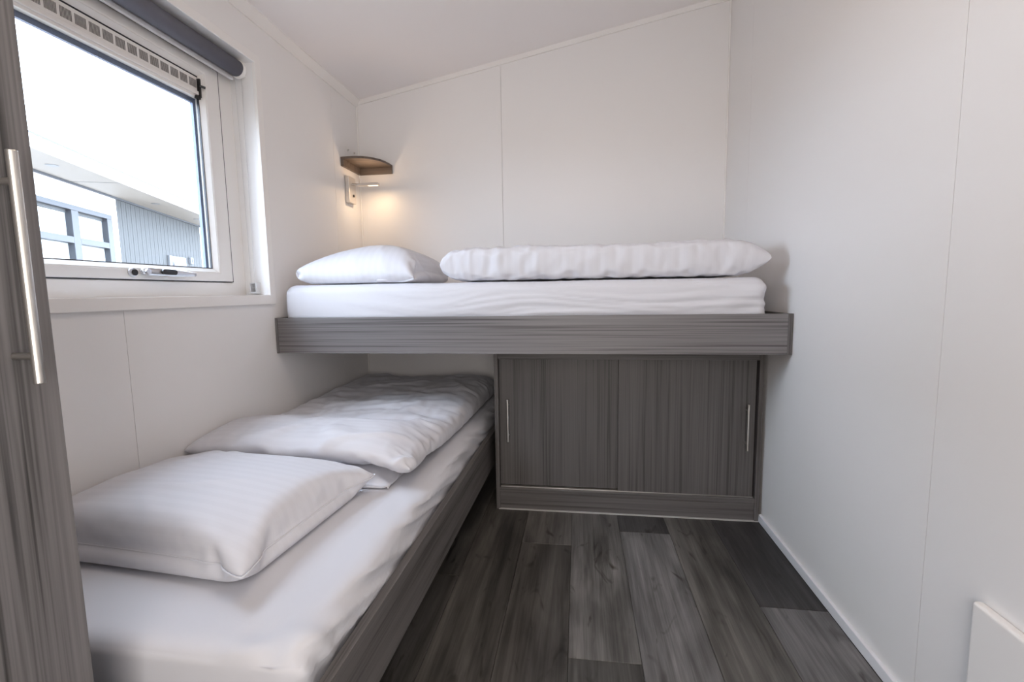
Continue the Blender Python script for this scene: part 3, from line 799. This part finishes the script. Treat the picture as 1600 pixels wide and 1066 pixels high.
# ================================================================== OUTSIDE
GZ = -0.55
struct('ground', box(-40, -0.17, -30, 40, GZ-0.1, GZ), M['xground'])
AB = 0.38
Dv = Vector((-math.sin(AB), math.cos(AB), 0)); Nv = Vector((math.cos(AB), math.sin(AB), 0))
nb = thing('neighbouring_building', 'flat-roofed white and grey building seen through the window', 'building', tuple(-Nv*5.9 + Vector((0, 0, GZ))), rotz=math.radians(90)+AB)
def bb(name, u0, u1, n0, n1, z0, z1, mat, bev=0.0, parent=None, label=None):
    """n measured from the wall face towards the room"""
    b = box(u0, u1, -n1, -n0, z0-GZ, z1-GZ, bev)
    me = bpy.data.meshes.new(name); b.to_mesh(me); b.free(); me.materials.append(mat)
    o = bpy.data.objects.new(name, me); COL.objects.link(o); o.parent = parent or nb
    if label: o['label'] = label
    return o
UW0, UW1, UZ0, UZ1 = 5.2, 9.24, 1.10, 2.84
bb('wall', 3.0, UW0, -0.3, 0.0, GZ, 3.28, M['xwhite'])
bb('wall', UW1, 9.50, -0.3, 0.0, GZ, 3.28, M['xwhite'])
bb('wall', UW0, UW1, -0.3, 0.0, UZ1, 3.28, M['xwhite'])
bb('wall', UW0, UW1, -0.3, 0.0, GZ, UZ0, M['xwhite'])
bb('wall', 9.50, 22.0, -0.3, -0.03, GZ, 3.28, M['xclad'], label='wall behind the grey cladding')
bb('wall', 14.08, 22.0, -0.03, 0.0, GZ, 3.28, M['xwhite'])
u = 9.505; k = 0
while u < 14.0:
    bb('cladding_board', u, u+0.094, -0.03, -0.002 if k % 2 else 0.001, GZ, 3.28, M['xclad'], 0.006); u += 0.099; k += 1
bb('roof', 2.0, 23.0, -7.0, 0.88, 3.28, 3.49, M['xsoffit'])
bb('fascia', 2.0, 23.02, 0.88, 0.905, 3.275, 3.475, M['xwhite'], label='bright white fascia')
bb('roof_edge', 2.0, 23.03, 0.85, 0.92, 3.475, 3.505, M['xtrim'])
bb('wall_trim', 3.0, 22.0, 0.0, 0.04, 3.235, 3.28, M['xtrim'])
bb('soffit_joint', 7.95, 7.965, 0.04, 0.88, 3.277, 3.2805, M['xtrim'])
for uu in (6.71, 10.19, 12.6):
    b = cyl((uu, -0.49, 3.272-GZ), (uu, -0.49, 3.281-GZ), 0.09, seg=20)
    me = bpy.data.meshes.new('soffit_spotlight'); b.to_mesh(me); b.free(); me.materials.append(M['xlight'])
    o = bpy.data.objects.new('soffit_spotlight', me); COL.objects.link(o); o.parent = nb
# framed window of four lights
wf = bb('window', UW0, UW1, -0.10, 0.03, UZ1-0.10, UZ1, M['xframe'], 0.005)
for n_, a in (('frame_bar', (UW0, UW0+0.14, UZ0, UZ1-0.10)), ('frame_bar', (UW1-0.19, UW1, UZ0, UZ1-0.10)), ('mullion', (7.90, 8.11, UZ0, UZ1-0.10)),
              ('frame_bar', (UW0+0.14, UW1-0.19, UZ0, UZ0+0.10))):
    bb(n_, a[0], a[1], -0.10, 0.03, a[2], a[3], M['xframe'], 0.005, wf)
for a in ((UW0+0.14, 7.90), (8.11, UW1-0.19)):
    bb('transom', a[0], a[1], -0.10, 0.03, 2.10, 2.225, M['xframe'], 0.005, wf)
    bb('pane', a[0], a[1], -0.10, -0.08, 2.225, UZ1-0.10, M['xpane'], 0, wf)
    bb('pane', a[0], a[1], -0.10, -0.08, UZ0+0.10, 2.10, M['xpane'], 0, wf)
    bb('blind_rail', a[0], a[1]-0.02, -0.085, -0.05, UZ1-0.16, UZ1-0.10, M['xclad'], 0, wf)
vb = bb('wall_vent', 11.72, 12.74, 0.0, 0.06, 1.60, 2.17, M['xpale'], 0.01)
bb('vent_opening', 11.88, 12.60, 0.06, 0.065, 1.70, 2.02, M['xtrim'], 0, vb)
bb('vent_louvre', 11.92, 12.56, 0.065, 0.08, 1.70, 1.96, M['xpale'], 0, vb)
wl = bb('wall_lamp', 13.05, 13.24, 0.0, 0.07, 2.02, 2.21, M['xpale'], 0.01)
bb('lamp_face', 13.10, 13.19, 0.07, 0.075, 2.06, 2.17, M['xclad'], 0, wl)
dr = bb('door', 14.18, 15.2, 0.0, 0.03, GZ+0.02, 2.86, M['xclad'], 0.005, label='pale grey outer door')
bb('door_panel', 14.30, 15.08, 0.03, 0.04, GZ+0.1, 2.75, M['xwhite'], 0, dr)
